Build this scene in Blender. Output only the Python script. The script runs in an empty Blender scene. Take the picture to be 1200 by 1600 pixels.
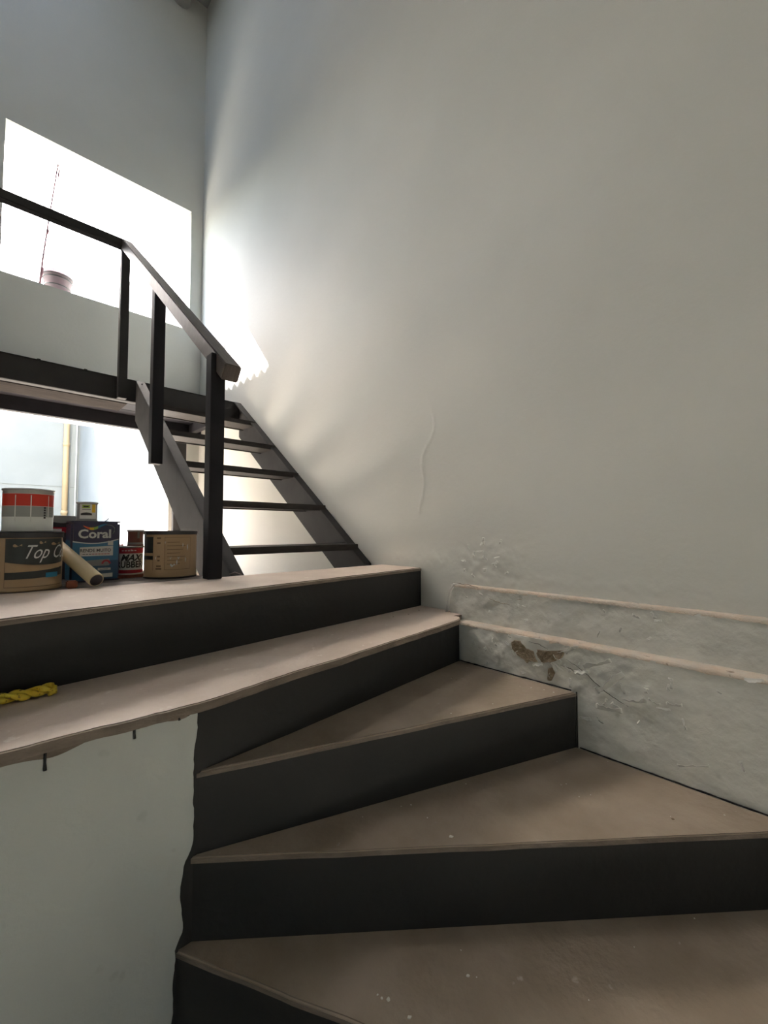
import bpy, bmesh, math, random
from mathutils import Vector, Matrix, noise
random.seed(7)
S = bpy.context.scene
COL = S.collection
H = 1.575                      # eye height above the lower floor; coordinates below are relative to the eye level in z

# ------------------------------------------------------------------ camera
F_PX, YAW, PITCH = 660.0, math.radians(44.0), math.atan(28 / 660.0)
cam = bpy.data.cameras.new('camera'); cam_o = bpy.data.objects.new('camera', cam); COL.objects.link(cam_o)
cam.sensor_fit = 'HORIZONTAL'; cam.sensor_width = 36.0; cam.lens = F_PX / 1200 * 36.0; cam.clip_start = 0.01
Fv = Vector((math.sin(YAW) * math.cos(PITCH), math.cos(YAW) * math.cos(PITCH), math.sin(PITCH)))
Rv = Vector((math.cos(YAW), -math.sin(YAW), 0)); Uv = Rv.cross(Fv)
cam_o.matrix_world = Matrix.Translation((0, 0, H)) @ Matrix((Rv, Uv, -Fv)).transposed().to_4x4()
S.camera = cam_o
# ------------------------------------------------------------------ light
W = bpy.data.worlds.new('sky'); S.world = W; W.use_nodes = True
bg = W.node_tree.nodes['Background']; sky = W.node_tree.nodes.new('ShaderNodeTexSky'); sky.sky_type = 'NISHITA'; sky.sun_disc = False
sky.sun_elevation = math.radians(48.9); sky.sun_rotation = math.radians(-10.9); sky.air_density = 1.2; sky.dust_density = 3.5; sky.ozone_density = 1.0
W.node_tree.links.new(sky.outputs[0], bg.inputs[0]); bg.inputs[1].default_value = 1.55
sun = bpy.data.lights.new('sun', 'SUN'); sun.energy = 80; sun.angle = math.radians(0.04); sun.color = (1.0, 0.95, 0.88)
sun_o = bpy.data.objects.new('sun', sun); COL.objects.link(sun_o)
SUN = Vector((0.11, -0.573, -0.669)).normalized()
sun_o.rotation_euler = SUN.to_track_quat('-Z', 'Y').to_euler(); sun_o.location = (-2, 9, 9)
vs = S.view_settings; vs.view_transform = 'Standard'; vs.look = 'None'; vs.gamma = 1; vs.use_curve_mapping = False
vs.exposure = 0.37

# ------------------------------------------------------------------ materials
def lin(r, g, b):
    f = lambda c: (c / 255 / 12.92) if c / 255 <= 0.04045 else ((c / 255 + 0.055) / 1.055) ** 2.4
    return (f(r), f(g), f(b), 1)
def mat(name, col, rough=0.6, col2=None, scale=6.0, bump=0.0, bscale=60.0, metal=0.0, col3=None, scale3=40.0, thr3=0.62, spec=0.5, stretch=None):
    """base colour, blended by noise with col2, spotted with col3, plus fine relief"""
    m = bpy.data.materials.new(name); m.use_nodes = True
    nt = m.node_tree; N = nt.nodes; L = nt.links; b = N['Principled BSDF']
    b.inputs['Roughness'].default_value = rough; b.inputs['Metallic'].default_value = metal
    b.inputs['Specular IOR Level'].default_value = spec
    b.inputs['Base Color'].default_value = col
    geo = N.new('ShaderNodeNewGeometry'); src = geo.outputs['Position']
    if stretch:
        mp = N.new('ShaderNodeMapping'); mp.inputs['Scale'].default_value = stretch
        L.new(src, mp.inputs['Vector']); src = mp.outputs['Vector']
    out = None
    if col2:
        n = N.new('ShaderNodeTexNoise'); n.inputs['Scale'].default_value = scale; n.inputs['Detail'].default_value = 6
        L.new(src, n.inputs['Vector'])
        r = N.new('ShaderNodeValToRGB'); r.color_ramp.elements[0].position = 0.36; r.color_ramp.elements[1].position = 0.66
        r.color_ramp.elements[0].color = col; r.color_ramp.elements[1].color = col2
        L.new(n.outputs['Fac'], r.inputs['Fac']); out = r.outputs['Color']
    if col3:
        n = N.new('ShaderNodeTexNoise'); n.inputs['Scale'].default_value = scale3; n.inputs['Detail'].default_value = 3
        L.new(src, n.inputs['Vector'])
        r = N.new('ShaderNodeValToRGB'); r.color_ramp.elements[0].position = thr3; r.color_ramp.elements[1].position = thr3 + 0.05
        L.new(n.outputs['Fac'], r.inputs['Fac'])
        mx = N.new('ShaderNodeMix'); mx.data_type = 'RGBA'
        L.new(r.outputs['Color'], mx.inputs[0]); mx.inputs[7].default_value = col3
        if out: L.new(out, mx.inputs[6])
        else: mx.inputs[6].default_value = col
        out = mx.outputs[2]
    if out: L.new(out, b.inputs['Base Color'])
    if bump:
        n = N.new('ShaderNodeTexNoise'); n.inputs['Scale'].default_value = bscale; n.inputs['Detail'].default_value = 5
        L.new(src, n.inputs['Vector'])
        bp = N.new('ShaderNodeBump'); bp.inputs['Strength'].default_value = bump; bp.inputs['Distance'].default_value = 0.01
        L.new(n.outputs['Fac'], bp.inputs['Height']); L.new(bp.outputs['Normal'], b.inputs['Normal'])
    return m
M = {}
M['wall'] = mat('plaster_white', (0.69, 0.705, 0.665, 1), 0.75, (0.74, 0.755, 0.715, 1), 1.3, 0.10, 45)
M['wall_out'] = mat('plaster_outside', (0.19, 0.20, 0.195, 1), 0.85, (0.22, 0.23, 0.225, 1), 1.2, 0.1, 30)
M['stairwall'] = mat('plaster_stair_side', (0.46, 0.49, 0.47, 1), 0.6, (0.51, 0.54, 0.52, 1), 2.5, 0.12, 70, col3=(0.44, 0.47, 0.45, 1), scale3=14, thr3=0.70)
M['ceiling'] = mat('ceiling_board', (0.34, 0.34, 0.34, 1), 0.8, (0.40, 0.40, 0.40, 1), 3)
M['tread'] = mat('brown_painted_concrete', (0.30, 0.245, 0.185, 1), 0.6, (0.40, 0.335, 0.265, 1), 5.5, 0.25, 55, col3=(0.48, 0.41, 0.36, 1), scale3=26, thr3=0.72)
M['landing'] = mat('brown_dusty_lit_concrete', (0.62, 0.515, 0.44, 1), 0.5, (0.70, 0.60, 0.52, 1), 7, 0.25, 55, col3=(0.76, 0.68, 0.60, 1), scale3=30, thr3=0.66)  # same dusty brown as the treads, paler to carry the light from the back
M['riser'] = mat('charcoal_paint', (0.019, 0.0195, 0.020, 1), 0.62, (0.025, 0.0255, 0.026, 1), 4, 0.15, 40, spec=0.35)
M['steel'] = mat('dark_painted_steel', (0.032, 0.032, 0.033, 1), 0.65, (0.043, 0.042, 0.042, 1), 9, 0.08, 30, spec=0.2)
M['steel_dark'] = mat('black_painted_steel', (0.018, 0.018, 0.022, 1), 0.6, (0.024, 0.024, 0.028, 1), 9, 0.06, 30, spec=0.12)
M['railwood'] = mat('brownish_painted_rail', (0.085, 0.071, 0.062, 1), 0.5, (0.12, 0.10, 0.09, 1), 10, 0.2, 30, stretch=(8, 1, 1))
M['ttread'] = mat('worn_dark_tread', (0.026, 0.024, 0.024, 1), 0.5, (0.044, 0.039, 0.036, 1), 14, 0.15, 40, stretch=(1, 4, 4), spec=0.2)
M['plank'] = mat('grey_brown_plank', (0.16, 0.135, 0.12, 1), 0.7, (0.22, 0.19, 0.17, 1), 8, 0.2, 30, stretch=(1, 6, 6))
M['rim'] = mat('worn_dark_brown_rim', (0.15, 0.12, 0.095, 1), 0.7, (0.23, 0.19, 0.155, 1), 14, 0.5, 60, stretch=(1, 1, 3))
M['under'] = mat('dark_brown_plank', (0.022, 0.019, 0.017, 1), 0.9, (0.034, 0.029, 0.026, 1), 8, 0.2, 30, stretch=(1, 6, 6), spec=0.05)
M['cream'] = mat('exposed_cream_plaster', (0.66, 0.55, 0.44, 1), 0.85, (0.60, 0.56, 0.49, 1), 18, 0.6, 60, col3=(0.33, 0.27, 0.21, 1), scale3=38, thr3=0.66)
M['flake'] = mat('peeling_paint', (0.60, 0.61, 0.58, 1), 0.7)
M['cement'] = mat('bare_brown_render', (0.16, 0.12, 0.07, 1), 0.95, (0.30, 0.25, 0.18, 1), 45, 0.9, 90)
M['ground'] = mat('yard_concrete', (0.30, 0.28, 0.25, 1), 0.9, (0.34, 0.32, 0.29, 1), 3, 0.2, 40)
M['roof'] = mat('fibre_cement', (0.32, 0.32, 0.31, 1), 0.9)
M['pvc'] = mat('tan_pipe_paint', (0.34, 0.25, 0.14, 1), 0.6)
M['beam'] = mat('whitewashed_round_beam', (0.55, 0.54, 0.50, 1), 0.8, (0.48, 0.47, 0.44, 1), 6)
# damaged paint on the low ledge: stains of its own shape
M['ledge'] = mat('damp_plaster', (0.63, 0.64, 0.60, 1), 0.7, (0.74, 0.745, 0.70, 1), 5.5, 0.45, 26, col3=(0.50, 0.51, 0.47, 1), scale3=9, thr3=0.66)

# ------------------------------------------------------------------ mesh helpers
def tag(o, label=None, cat=None, group=None, kind=None):
    if label: o['label'] = label
    if cat: o['category'] = cat
    if group: o['group'] = group
    if kind: o['kind'] = kind
    return o
def empty(name, loc, label, cat, group=None):
    o = bpy.data.objects.new(name, None); COL.objects.link(o); o.location = (loc[0], loc[1], loc[2] + H)
    o.empty_display_size = 0.05
    return tag(o, label, cat, group)
class MB:
    def __init__(s): s.bm = bmesh.new()
    def box(s, x0, x1, y0, y1, z0, z1, bev=0.0):
        b = bmesh.new()
        bmesh.ops.create_cube(b, size=1)
        for v in b.verts: v.co = Vector(((x0 + x1) / 2 + v.co.x * (x1 - x0), (y0 + y1) / 2 + v.co.y * (y1 - y0), (z0 + z1) / 2 + v.co.z * (z1 - z0)))
        if bev: bmesh.ops.bevel(b, geom=b.edges[:], offset=bev, segments=2, affect='EDGES', clamp_overlap=True)
        return s.add(b)
    def add(s, b):
        me = bpy.data.meshes.new('t'); b.to_mesh(me); s.bm.from_mesh(me); bpy.data.meshes.remove(me); b.free(); return s
    def prism(s, pts, z0, z1, bev=0.0):
        b = bmesh.new()
        lo = [b.verts.new((x, y, z0)) for x, y in pts]; hi = [b.verts.new((x, y, z1)) for x, y in pts]
        n = len(pts)
        b.faces.new(hi); b.faces.new(lo[::-1])
        for i in range(n): b.faces.new((lo[i], lo[(i + 1) % n], hi[(i + 1) % n], hi[i]))
        bmesh.ops.recalc_face_normals(b, faces=b.faces)
        if bev: bmesh.ops.bevel(b, geom=[e for e in b.edges if abs(e.verts[0].co.z - z1) < 1e-5 and abs(e.verts[1].co.z - z1) < 1e-5], offset=bev, segments=3, affect='EDGES', clamp_overlap=True)
        return s.add(b)
    def prism_x(s, yz, x0, x1, bev=0.0):
        b = bmesh.new()
        lo = [b.verts.new((x0, y, z)) for y, z in yz]; hi = [b.verts.new((x1, y, z)) for y, z in yz]
        n = len(yz); b.faces.new(hi); b.faces.new(lo[::-1])
        for i in range(n): b.faces.new((lo[i], lo[(i + 1) % n], hi[(i + 1) % n], hi[i]))
        bmesh.ops.recalc_face_normals(b, faces=b.faces)
        if bev: bmesh.ops.bevel(b, geom=b.edges[:], offset=bev, segments=2, affect='EDGES', clamp_overlap=True)
        return s.add(b)
    def bar(s, a, b_, w, h, bev=0.003, up=Vector((0, 0, 1))):
        a = Vector(a); b_ = Vector(b_); d = (b_ - a); L = d.length; d.normalize()
        x = d.cross(up).normalized(); u = x.cross(d)
        b = bmesh.new(); bmesh.ops.create_cube(b, size=1)
        for v in b.verts: v.co = Vector((v.co.x * w, v.co.y * L, v.co.z * h))
        if bev: bmesh.ops.bevel(b, geom=b.edges[:], offset=bev, segments=2, affect='EDGES', clamp_overlap=True)
        Mx = Matrix((x, d, u)).transposed().to_4x4(); Mx.translation = (a + b_) / 2
        bmesh.ops.transform(b, matrix=Mx, verts=b.verts); return s.add(b)
    def lathe(s, prof, cx, cy, n=40, smooth=True):
        b = bmesh.new(); rings = []
        for r, z in prof:
            rings.append([b.verts.new((cx + r * math.cos(2 * math.pi * i / n), cy + r * math.sin(2 * math.pi * i / n), z)) for i in range(n)])
        for k in range(len(rings) - 1):
            for i in range(n):
                f = b.faces.new((rings[k][i], rings[k][(i + 1) % n], rings[k + 1][(i + 1) % n], rings[k + 1][i])); f.smooth = smooth
        if prof[0][0] > 1e-6: b.faces.new(rings[0][::-1])
        if prof[-1][0] > 1e-6: b.faces.new(rings[-1])
        bmesh.ops.recalc_face_normals(b, faces=b.faces)
        return s.add(b)
    def tube(s, pts, r, n=10):
        b = bmesh.new(); rings = []; pts = [Vector(p) for p in pts]
        for i, p in enumerate(pts):
            d = (pts[min(i + 1, len(pts) - 1)] - pts[max(i - 1, 0)]).normalized()
            x = d.cross(Vector((0.13, 0.21, 0.97))).normalized(); y = d.cross(x); rr = r[i] if isinstance(r, (list, tuple)) else r
            rings.append([b.verts.new(p + x * rr * math.cos(2 * math.pi * k / n) + y * rr * math.sin(2 * math.pi * k / n)) for k in range(n)])
        for k in range(len(rings) - 1):
            for i in range(n): b.faces.new((rings[k][i], rings[k][(i + 1) % n], rings[k + 1][(i + 1) % n], rings[k + 1][i])).smooth = True
        b.faces.new(rings[0][::-1]); b.faces.new(rings[-1])
        bmesh.ops.recalc_face_normals(b, faces=b.faces)
        return s.add(b)
    def grid(s, fn, us, vs_, smooth=True, thick=None):
        b = bmesh.new(); g = [[b.verts.new(fn(u, v)) for v in vs_] for u in us]
        for i in range(len(us) - 1):
            for j in range(len(vs_) - 1): b.faces.new((g[i][j], g[i + 1][j], g[i + 1][j + 1], g[i][j + 1])).smooth = smooth
        return s.add(b)
    def make(s, name, m, parent=None, origin=None, kind=None, label=None, cat=None, group=None):
        """origin: in the same coordinates as the mesh; the parent's location when there is one"""
        if parent is not None:
            base = Vector(world(parent)); base.z -= H
        else:
            base = Vector(origin if origin is not None else (0, 0, 0))
        for v in s.bm.verts: v.co -= base
        me = bpy.data.meshes.new(name); s.bm.to_mesh(me); s.bm.free(); me.materials.append(m)
        o = bpy.data.objects.new(name, me); COL.objects.link(o)
        if parent is not None: o.parent = parent
        else: o.location = (base.x, base.y, base.z + H)
        return tag(o, label, cat, group, kind)
def world(o):
    v = Vector(o.location)
    while o.parent: o = o.parent; v = v + Vector(o.location)
    return v
def lins(a, b, n): return [a + (b - a) * i / (n - 1) for i in range(n)]

R = 1.5; D = 4.08; T = 0.25; CZ = 5.17; FZ = -H; LZ = -0.175; FL = -0.395; YB = 1.56
# ------------------------------------------------------------------ room shell
# right wall: one displaced sheet with the blistered plaster low down near the ledge
def bell(y, z, cy, cz, ry, rz): return math.exp(-(((y - cy) / ry) ** 2 + ((z - cz) / rz) ** 2))
def wall_disp(y, z):
    d = 0.0035 * noise.noise(Vector((y * 1.3, z * 1.3, 3)))
    m = 1.0 * bell(y, z, 0.93, -0.14, 0.15, 0.09) + 0.45 * bell(y, z, 1.35, -0.14, 0.28, 0.05) + 0.5 * bell(y, z, 0.55, -0.19, 0.5, 0.025)
    if m > 0.02:
        n = noise.fractal(Vector((y * 16, z * 16, 1.7)), 0.9, 2.1, 5)
        r = abs(noise.noise(Vector((y * 11, z * 8, 9.1)))) 
        d += 0.6 * m * (0.004 + 0.008 * n - 0.004 * max(0, 0.12 - r) / 0.12)
    # long thin cracks above the landing
    cy = 1.27 + 0.035 * math.sin(z * 9) + 0.02 * math.sin(z * 23)
    if 0.08 < z < 0.72: d += 0.0022 * max(0, 1 - abs(y - cy) / 0.010) * min(1, (0.72 - z) * 5)
    return d
ys = lins(-2.6, -0.4, 8) + lins(-0.3, 0.2, 30) + lins(0.205, 1.75, 260)[0:] + lins(1.80, D, 20)
zs = lins(FZ, -0.40, 5) + lins(-0.36, 0.06, 75) + lins(0.07, 0.75, 60) + lins(0.85, CZ, 16)
b = MB(); b.grid(lambda y, z: (R - wall_disp(y, z), y, z), ys, zs)
b.box(R + 0.02, R + 0.25, -2.6, D + T, FZ, CZ)
wr = b.make('wall_right', M['wall'], kind='structure')
# lower and upper ledges of the right wall
def ledge(name, xf, y1, ztop, zbot, amp, mask, m):
    b = MB(); ys = lins(-2.6, -0.1, 8) + lins(-0.08, y1, 220); zs = lins(zbot, ztop, int((ztop - zbot) / 0.006) if ztop - zbot < 0.6 else 90)
    if ztop - zbot > 0.6: zs = lins(zbot, -0.80, 5) + lins(-0.79, ztop, 72)
    def f(y, z):
        k = mask(y, z); n = noise.fractal(Vector((y * 13, z * 15, 4.4)), 0.9, 2.0, 5); g = noise.noise(Vector((y * 3, z * 3, 1)))
        return (xf - 0.003 * g - k * amp * n, y, z)
    b.grid(f, ys, zs)
    # rounded top and end
    b.grid(lambda y, t: (f(y, ztop)[0] + t, y, ztop + 0.0025 * noise.noise(Vector((y * 30, t * 60, 2)))), ys, [0, 0.01, 0.03, R - xf + 0.01])
    b.grid(lambda z, t: (f(y1, z)[0] + t, y1 + 0.002 * noise.noise(Vector((z * 40, 0, 2))), z), zs, [0, R - xf + 0.01])
    return b.make(name, m, kind='structure')
lm = lambda y, z: 0.25 + 0.9 * bell(y, z, 0.72, -0.44, 0.28, 0.12) + 0.7 * bell(y, z, 0.42, -0.52, 0.12, 0.08) + 0.35 * bell(y, z, 0.35, -0.72, 0.3, 0.05)
um = lambda y, z: 0.5 + 0.5 * bell(y, z, 0.95, -0.3, 0.3, 0.1)
t1 = ledge('trim_1', 1.42, 1.045, -0.378, FZ, 0.008, lm, M['ledge'])
t2 = ledge('trim_2', 1.47, 1.115, -0.236, -0.385, 0.006, um, M['ledge'])
def strip(parent, x0, x1, y0, y1, z, th, jag, seed, name='bare_edge'):
    b = MB(); ys = lins(y0, y1, 150); prof = [(0, -1.0), (0, 0.15), (0.12, 0.9), (0.5, 1.0), (1, 1.0)]
    def f(y, k):
        u, w = prof[int(k)]
        j = jag * noise.fractal(Vector((y * 18, seed, 0)), 0.8, 2, 4)
        x = x0 - 0.003 + j * 0.5 * (1 - u) + (x1 - x0) * u
        return (x, y, z + (th * (w if w > 0 else w * (1.0 + 0.9 * noise.noise(Vector((y * 25, seed, 5)))))) + 0.0015 * noise.noise(Vector((y * 50, u * 9, seed))))
    b.grid(f, ys, range(5)); return b.make(name, M['cream'], parent=parent, label='bare cream coloured plaster edge with chipped rim')
strip(t1, 1.42, 1.475, -0.4, 1.05, -0.377, 0.006, 0.010, 1.0)
strip(t2, 1.47, 1.502, -0.4, 1.10, -0.235, 0.006, 0.006, 7.0)
b = MB(); b.tube([(1.462, 1.128, -0.355), (1.464, 1.120, -0.31), (1.466, 1.112, -0.26), (1.472, 1.095, -0.232), (1.482, 1.05, -0.230)], [0.006, 0.007, 0.006, 0.007, 0.004], 8)
b.make('plaster_seam', M['flake'], parent=t2, label='pale rounded seam at the end of the upper ledge')
# bare render showing through: irregular recessed-looking patches with curled flakes around
def blob_patch(parent, name, m, pts, x, label=None, th=0.0015):
    b = MB(); bm = b.bm; vs_ = []
    cy = sum(p[0] for p in pts) / len(pts); cz = sum(p[1] for p in pts) / len(pts)
    ring = []
    for i in range(len(pts)):
        p, q = pts[i], pts[(i + 1) % len(pts)]
        for t in (0, .25, .5, .75):
            y = p[0] + (q[0] - p[0]) * t; z = p[1] + (q[1] - p[1]) * t
            k = 1 + 0.22 * noise.noise(Vector((y * 90, z * 90, 3)))
            ring.append((cy + (y - cy) * k, cz + (z - cz) * k))
    o_ = [bm.verts.new((x + 0.006, y, z)) for y, z in ring]; i_ = [bm.verts.new((x, cy + (y - cy) * .93, cz + (z - cz) * .93)) for y, z in ring]; c = bm.verts.new((x + 0.001, cy, cz))
    n = len(ring)
    for i in range(n):
        bm.faces.new((o_[i], o_[(i + 1) % n], i_[(i + 1) % n], i_[i])); bm.faces.new((i_[i], i_[(i + 1) % n], c))
    bmesh.ops.recalc_face_normals(bm, faces=bm.faces)
    return b.make(name, m, parent=parent, label=label)
for pts in ([(0.785, -0.405), (0.755, -0.402), (0.735, -0.42), (0.71, -0.428), (0.70, -0.455), (0.735, -0.462), (0.765, -0.45), (0.785, -0.43)],
            [(0.70, -0.418), (0.665, -0.415), (0.62, -0.405), (0.615, -0.42), (0.64, -0.44), (0.68, -0.455), (0.70, -0.44)],
            [(0.665, -0.465), (0.648, -0.46), (0.645, -0.475), (0.655, -0.50), (0.668, -0.505)]):
    blob_patch(t1, 'bare_patch', M['cement'], [(y_ * 1.12 - 0.085, z_ * 1.15 + 0.066) for y_, z_ in pts], 1.4085, 'brown bare render where the paint fell off')
def flake(parent, y, z, w, h, ang, lift=0.009, x=1.414, name='paint_flake'):
    """a curled tongue of paint, hinged along one edge"""
    b = MB(); ca, sa = math.cos(ang), math.sin(ang); sd = random.random() * 50
    def f(u, v):
        a = (u - 0.5) * w; c = v * h * (1 + 0.9 * noise.noise(Vector((u * 5, sd, 0)))) + 0.25 * h * noise.noise(Vector((u * 6, sd, 3))) * (1 - (2 * u - 1) ** 2 * 0.8)
        return (x - lift * v ** 1.6 * (1 - (2 * u - 1) ** 2), y + a * ca - c * sa, z + a * sa + c * ca)
    b.grid(f, lins(0, 1, 12), lins(0, 1, 6)); o = b.make(name, M['flake'], parent=parent)
    md = o.modifiers.new('s', 'SOLIDIFY'); md.thickness = 0.0007; return o
for a in [(0.635, -0.437, 0.05, 0.018, 0.5), (0.60, -0.405, 0.10, 0.012, -0.5), (0.50, -0.425, 0.12, 0.022, -0.45), (0.555, -0.452, 0.06, 0.016, 2.9),
          (0.46, -0.475, 0.14, 0.028, -0.75), (0.40, -0.51, 0.09, 0.018, -0.25), (0.47, -0.555, 0.10, 0.022, -0.1), (0.50, -0.592, 0.03, 0.012, 0.8),
          (0.30, -0.49, 0.05, 0.014, -0.1), (0.35, -0.495, 0.04, 0.010, 0.3), (0.70, -0.462, 0.05, 0.014, 2.8), (0.78, -0.44, 0.035, 0.012, 1.7),
          (0.66, -0.495, 0.03, 0.012, 1.3), (0.26, -0.64, 0.10, 0.012, -0.35), (0.16, -0.60, 0.03, 0.01, 1.2), (0.58, -0.385, 0.06, 0.010, -0.2), (0.13, -0.372, 0.05, 0.012, 3.0)]:
    flake(t1, a[0], a[1], a[2] * 0.75, a[3] * 0.62, a[4])
rf_ = random.Random(21)
for k in range(16):
    y = rf_.gauss(0.95, 0.07); z = rf_.uniform(-0.20, -0.04)
    flake(wr, y, z, rf_.uniform(0.012, 0.03), rf_.uniform(0.005, 0.010), rf_.uniform(0, 6.28), lift=0.003, x=1.4955, name='paint_blister')
for k in range(34):
    y = rf_.gauss(0.62, 0.20); z = rf_.uniform(-0.60, -0.39) if y > 0.62 else rf_.uniform(-0.68, -0.40)
    if z < -0.52 + (0.0 if y < 0.57 else 0.005) and y > 0.56: z = rf_.uniform(-0.50, -0.39)
    flake(t1, min(y, 1.02), z, rf_.uniform(0.010, 0.035), rf_.uniform(0.004, 0.011), rf_.uniform(0, 6.28), lift=0.004, x=1.4145)
for k in range(14):
    flake(t2, rf_.uniform(0.3, 1.08), rf_.uniform(-0.36, -0.245), rf_.uniform(0.008, 0.025), rf_.uniform(0.004, 0.008), rf_.uniform(0, 6.28), lift=0.003, x=1.4665)
def crack(parent, pts, rad, x, m='steel', name='crack'):
    q = []
    for i in range(len(pts) - 1):
        for k in range(6):
            t = k / 6; y = pts[i][0] + (pts[i + 1][0] - pts[i][0]) * t; z = pts[i][1] + (pts[i + 1][1] - pts[i][1]) * t
            q.append((x, y + 0.004 * noise.noise(Vector((y * 60, z * 60, 1))), z + 0.004 * noise.noise(Vector((y * 60, z * 60, 8)))))
    b = MB(); b.tube(q, [rad * (0.35 + 0.65 * math.sin(math.pi * (i + 0.5) / len(q))) for i in range(len(q))], 6); b.make(name, M[m], parent)
for pts in ([(0.60, -0.425), (0.54, -0.455), (0.48, -0.50), (0.42, -0.525), (0.385, -0.52)], [(0.73, -0.392), (0.69, -0.396), (0.655, -0.41)], [(0.62, -0.45), (0.585, -0.452), (0.56, -0.468)], [(0.50, -0.59), (0.485, -0.60)], [(0.88, -0.445), (0.875, -0.452)]):
    crack(t1, pts, 0.0011, 1.4135)
for pts in ([(1.10, -0.222), (1.02, -0.226), (0.96, -0.235)], [(0.80, -0.262), (0.78, -0.258)], [(0.92, -0.27), (0.87, -0.282), (0.82, -0.285)]): crack(t2, pts, 0.0012, 1.466, 'cement')

# back wall with the upper opening and the wide lower opening
WX0, WX1, WZ0, WZ1 = 0.07, 1.39, 1.88, 3.03
LX0, LX1, LZ1 = -0.15, 1.24, 0.885
b = MB()
b.box(-2.0, WX0, D, D + T, LZ1, CZ); b.box(WX1, R + 0.25, D, D + T, LZ1, CZ)
b.box(WX0, WX1, D, D + T, WZ1, CZ); b.box(WX0, WX1, D, D + T, LZ1, WZ0)
b.box(-2.0, LX0, D, D + T, FZ, LZ1); b.box(LX1, R + 0.25, D, D + T, FZ, LZ1)
b.make('wall_back', M['wall'], kind='structure')
b = MB(); b.box(-2.25, -2.0, -2.6, D + T, FZ, CZ); b.make('wall_left', M['wall'], kind='structure')
b = MB(); DX0, DX1, DZ = -1.9, -1.5, 0.2
b.box(-2.25, DX0, -2.85, -2.6, FZ, CZ); b.box(DX1, R + 0.25, -2.85, -2.6, FZ, CZ); b.box(DX0, DX1, -2.85, -2.6, DZ, CZ)
b.make('wall_front', M['wall'], kind='structure')
SX0, SX1, SKY0, SKY1 = -0.95, -0.05, 2.95, 3.68      # unseen roof opening, added to brighten the room
b = MB()
for a in ((-2.25, R + 0.25, -2.85, SKY0), (-2.25, R + 0.25, SKY1, D + T), (-2.25, SX0, SKY0, SKY1), (SX1, R + 0.25, SKY0, SKY1)): b.box(a[0], a[1], a[2], a[3], CZ, CZ + 0.12)
b.make('ceiling', M['ceiling'], kind='structure')
b = MB(); b.box(-2.25, R + 0.25, -2.85, 0.95, FZ - 0.15, FZ); b.make('floor', M['tread'], kind='structure')

# ------------------------------------------------------------------ landing and winder steps
def wob(pts, amp=0.003, n=14, sd=0.0):
    out = []
    for i in range(len(pts) - 1):
        p, q = Vector(pts[i]), Vector(pts[i + 1])
        d = (q - p); nrm = Vector((-d.y, d.x)).normalized()
        for k in range(n):
            c = p + d * (k / n); out.append(tuple(c + nrm * amp * noise.fractal(Vector((c.x * 9, c.y * 9, sd)), 0.8, 2, 4)))
    out.append(tuple(pts[-1])); return out
E1 = [(-2.0, 0.885), (0.0, 1.118), (0.22, 1.157), (0.43, 1.188), (0.80, 1.228), (R, 1.300)]      # landing edge
XL = 1.414
E2 = [(-1.995, 1.09), (0.0, 0.916), (0.20, 0.895), (0.335, 0.888), (0.60, 0.915), (1.30, 0.984), (1.37, 0.996), (XL, 1.022)]
NW = (0.348, 0.962)
E3 = [NW, (XL, 0.568)]
E4 = [(0.340, 0.968), (1.341, 0.108), (XL, 0.045)]
E5 = [(0.318, 0.972), (0.513, 0.597), (0.95, -0.28)]
E1 = [(-1.995, 0.99)] + E1[1:-1] + [(R - 0.004, 1.299)]
RI = R - 0.004
def off(pts, dy): return [(x, y + dy) for x, y in pts]
b = MB(); b.prism(wob(E1, 0.003, 14, 1.0) + [(RI, YB), (-1.995, YB)], LZ - 0.014, LZ, 0.004)
land = b.make('floor', M['landing'], kind='structure'); rim_list = [land]
b = MB(); b.box(-2.0, R + 0.02, YB + 0.002, D + T, FL - 0.1, FL); b.make('floor', M['landing'], kind='structure')
stair = empty('concrete_staircase', (0.9, 0.6, FZ), 'brown topped winder staircase with charcoal painted risers against the damaged wall', 'staircase')
b = MB(); b.prism([(-1.995, 1.13), (0.0, 1.192), (0.4, 1.215), (RI, 1.302), (RI, YB), (-1.995, YB)], FZ, LZ - 0.014); b.make('riser', M['riser'], stair)
def rim_faces(o):
    o.data.materials.append(M['rim'])
    for p in o.data.polygons:
        if p.normal.z < 0.55: p.material_index = 1
def step(front, back, zt, rf=0.003, bev=0.004, ribd=None, tm='tread', sd=0.0, wamp=0.0025, th=0.013):
    b = MB(); b.prism(wob(front, wamp, 16, sd) + back, zt - th, zt, bev); rim_faces(b.make('tread', M[tm], stair))
    fr = ribd or [(x, y) for x, y in front]
    c = Vector((sum(p[0] for p in back) / len(back), sum(p[1] for p in back) / len(back)))
    if ribd is None:
        p0, p1 = Vector(front[0]), Vector(front[-1]); d = (p1 - p0).normalized(); n = Vector((-d.y, d.x))
        if n.dot(c - p0) < 0: n = -n
        fr = [tuple(Vector(p) + n * rf) for p in front]
    b = MB(); b.prism(fr + back, FZ, zt - th); b.make('riser', M['riser'], stair)
rim_faces(land)
step(E2, [(XL, 1.050), (1.464, 1.052), (1.464, 1.120), (RI, 1.122), (RI, 1.34), (0.4, 1.26), (0, 1.24), (-1.995, 1.18)], -0.350, sd=2.0, wamp=0.006,
     ribd=[(-1.995, 1.12), (0.0, 0.972), (0.348, 0.958), (0.60, 0.968), (XL, 1.028)], th=0.020, tm='landing')  # second tread takes the paler brown too, its brightness put into the colour
step(E3, [(XL, 1.06), (0.36, 1.0)], -0.525, sd=3.0)
step(E4, [(XL, 0.60), (0.36, 1.0)], -0.700, sd=4.0)
step(E5, [(XL, -0.75), (XL, 0.08), (0.36, 1.0)], -0.875, sd=5.0)
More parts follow.
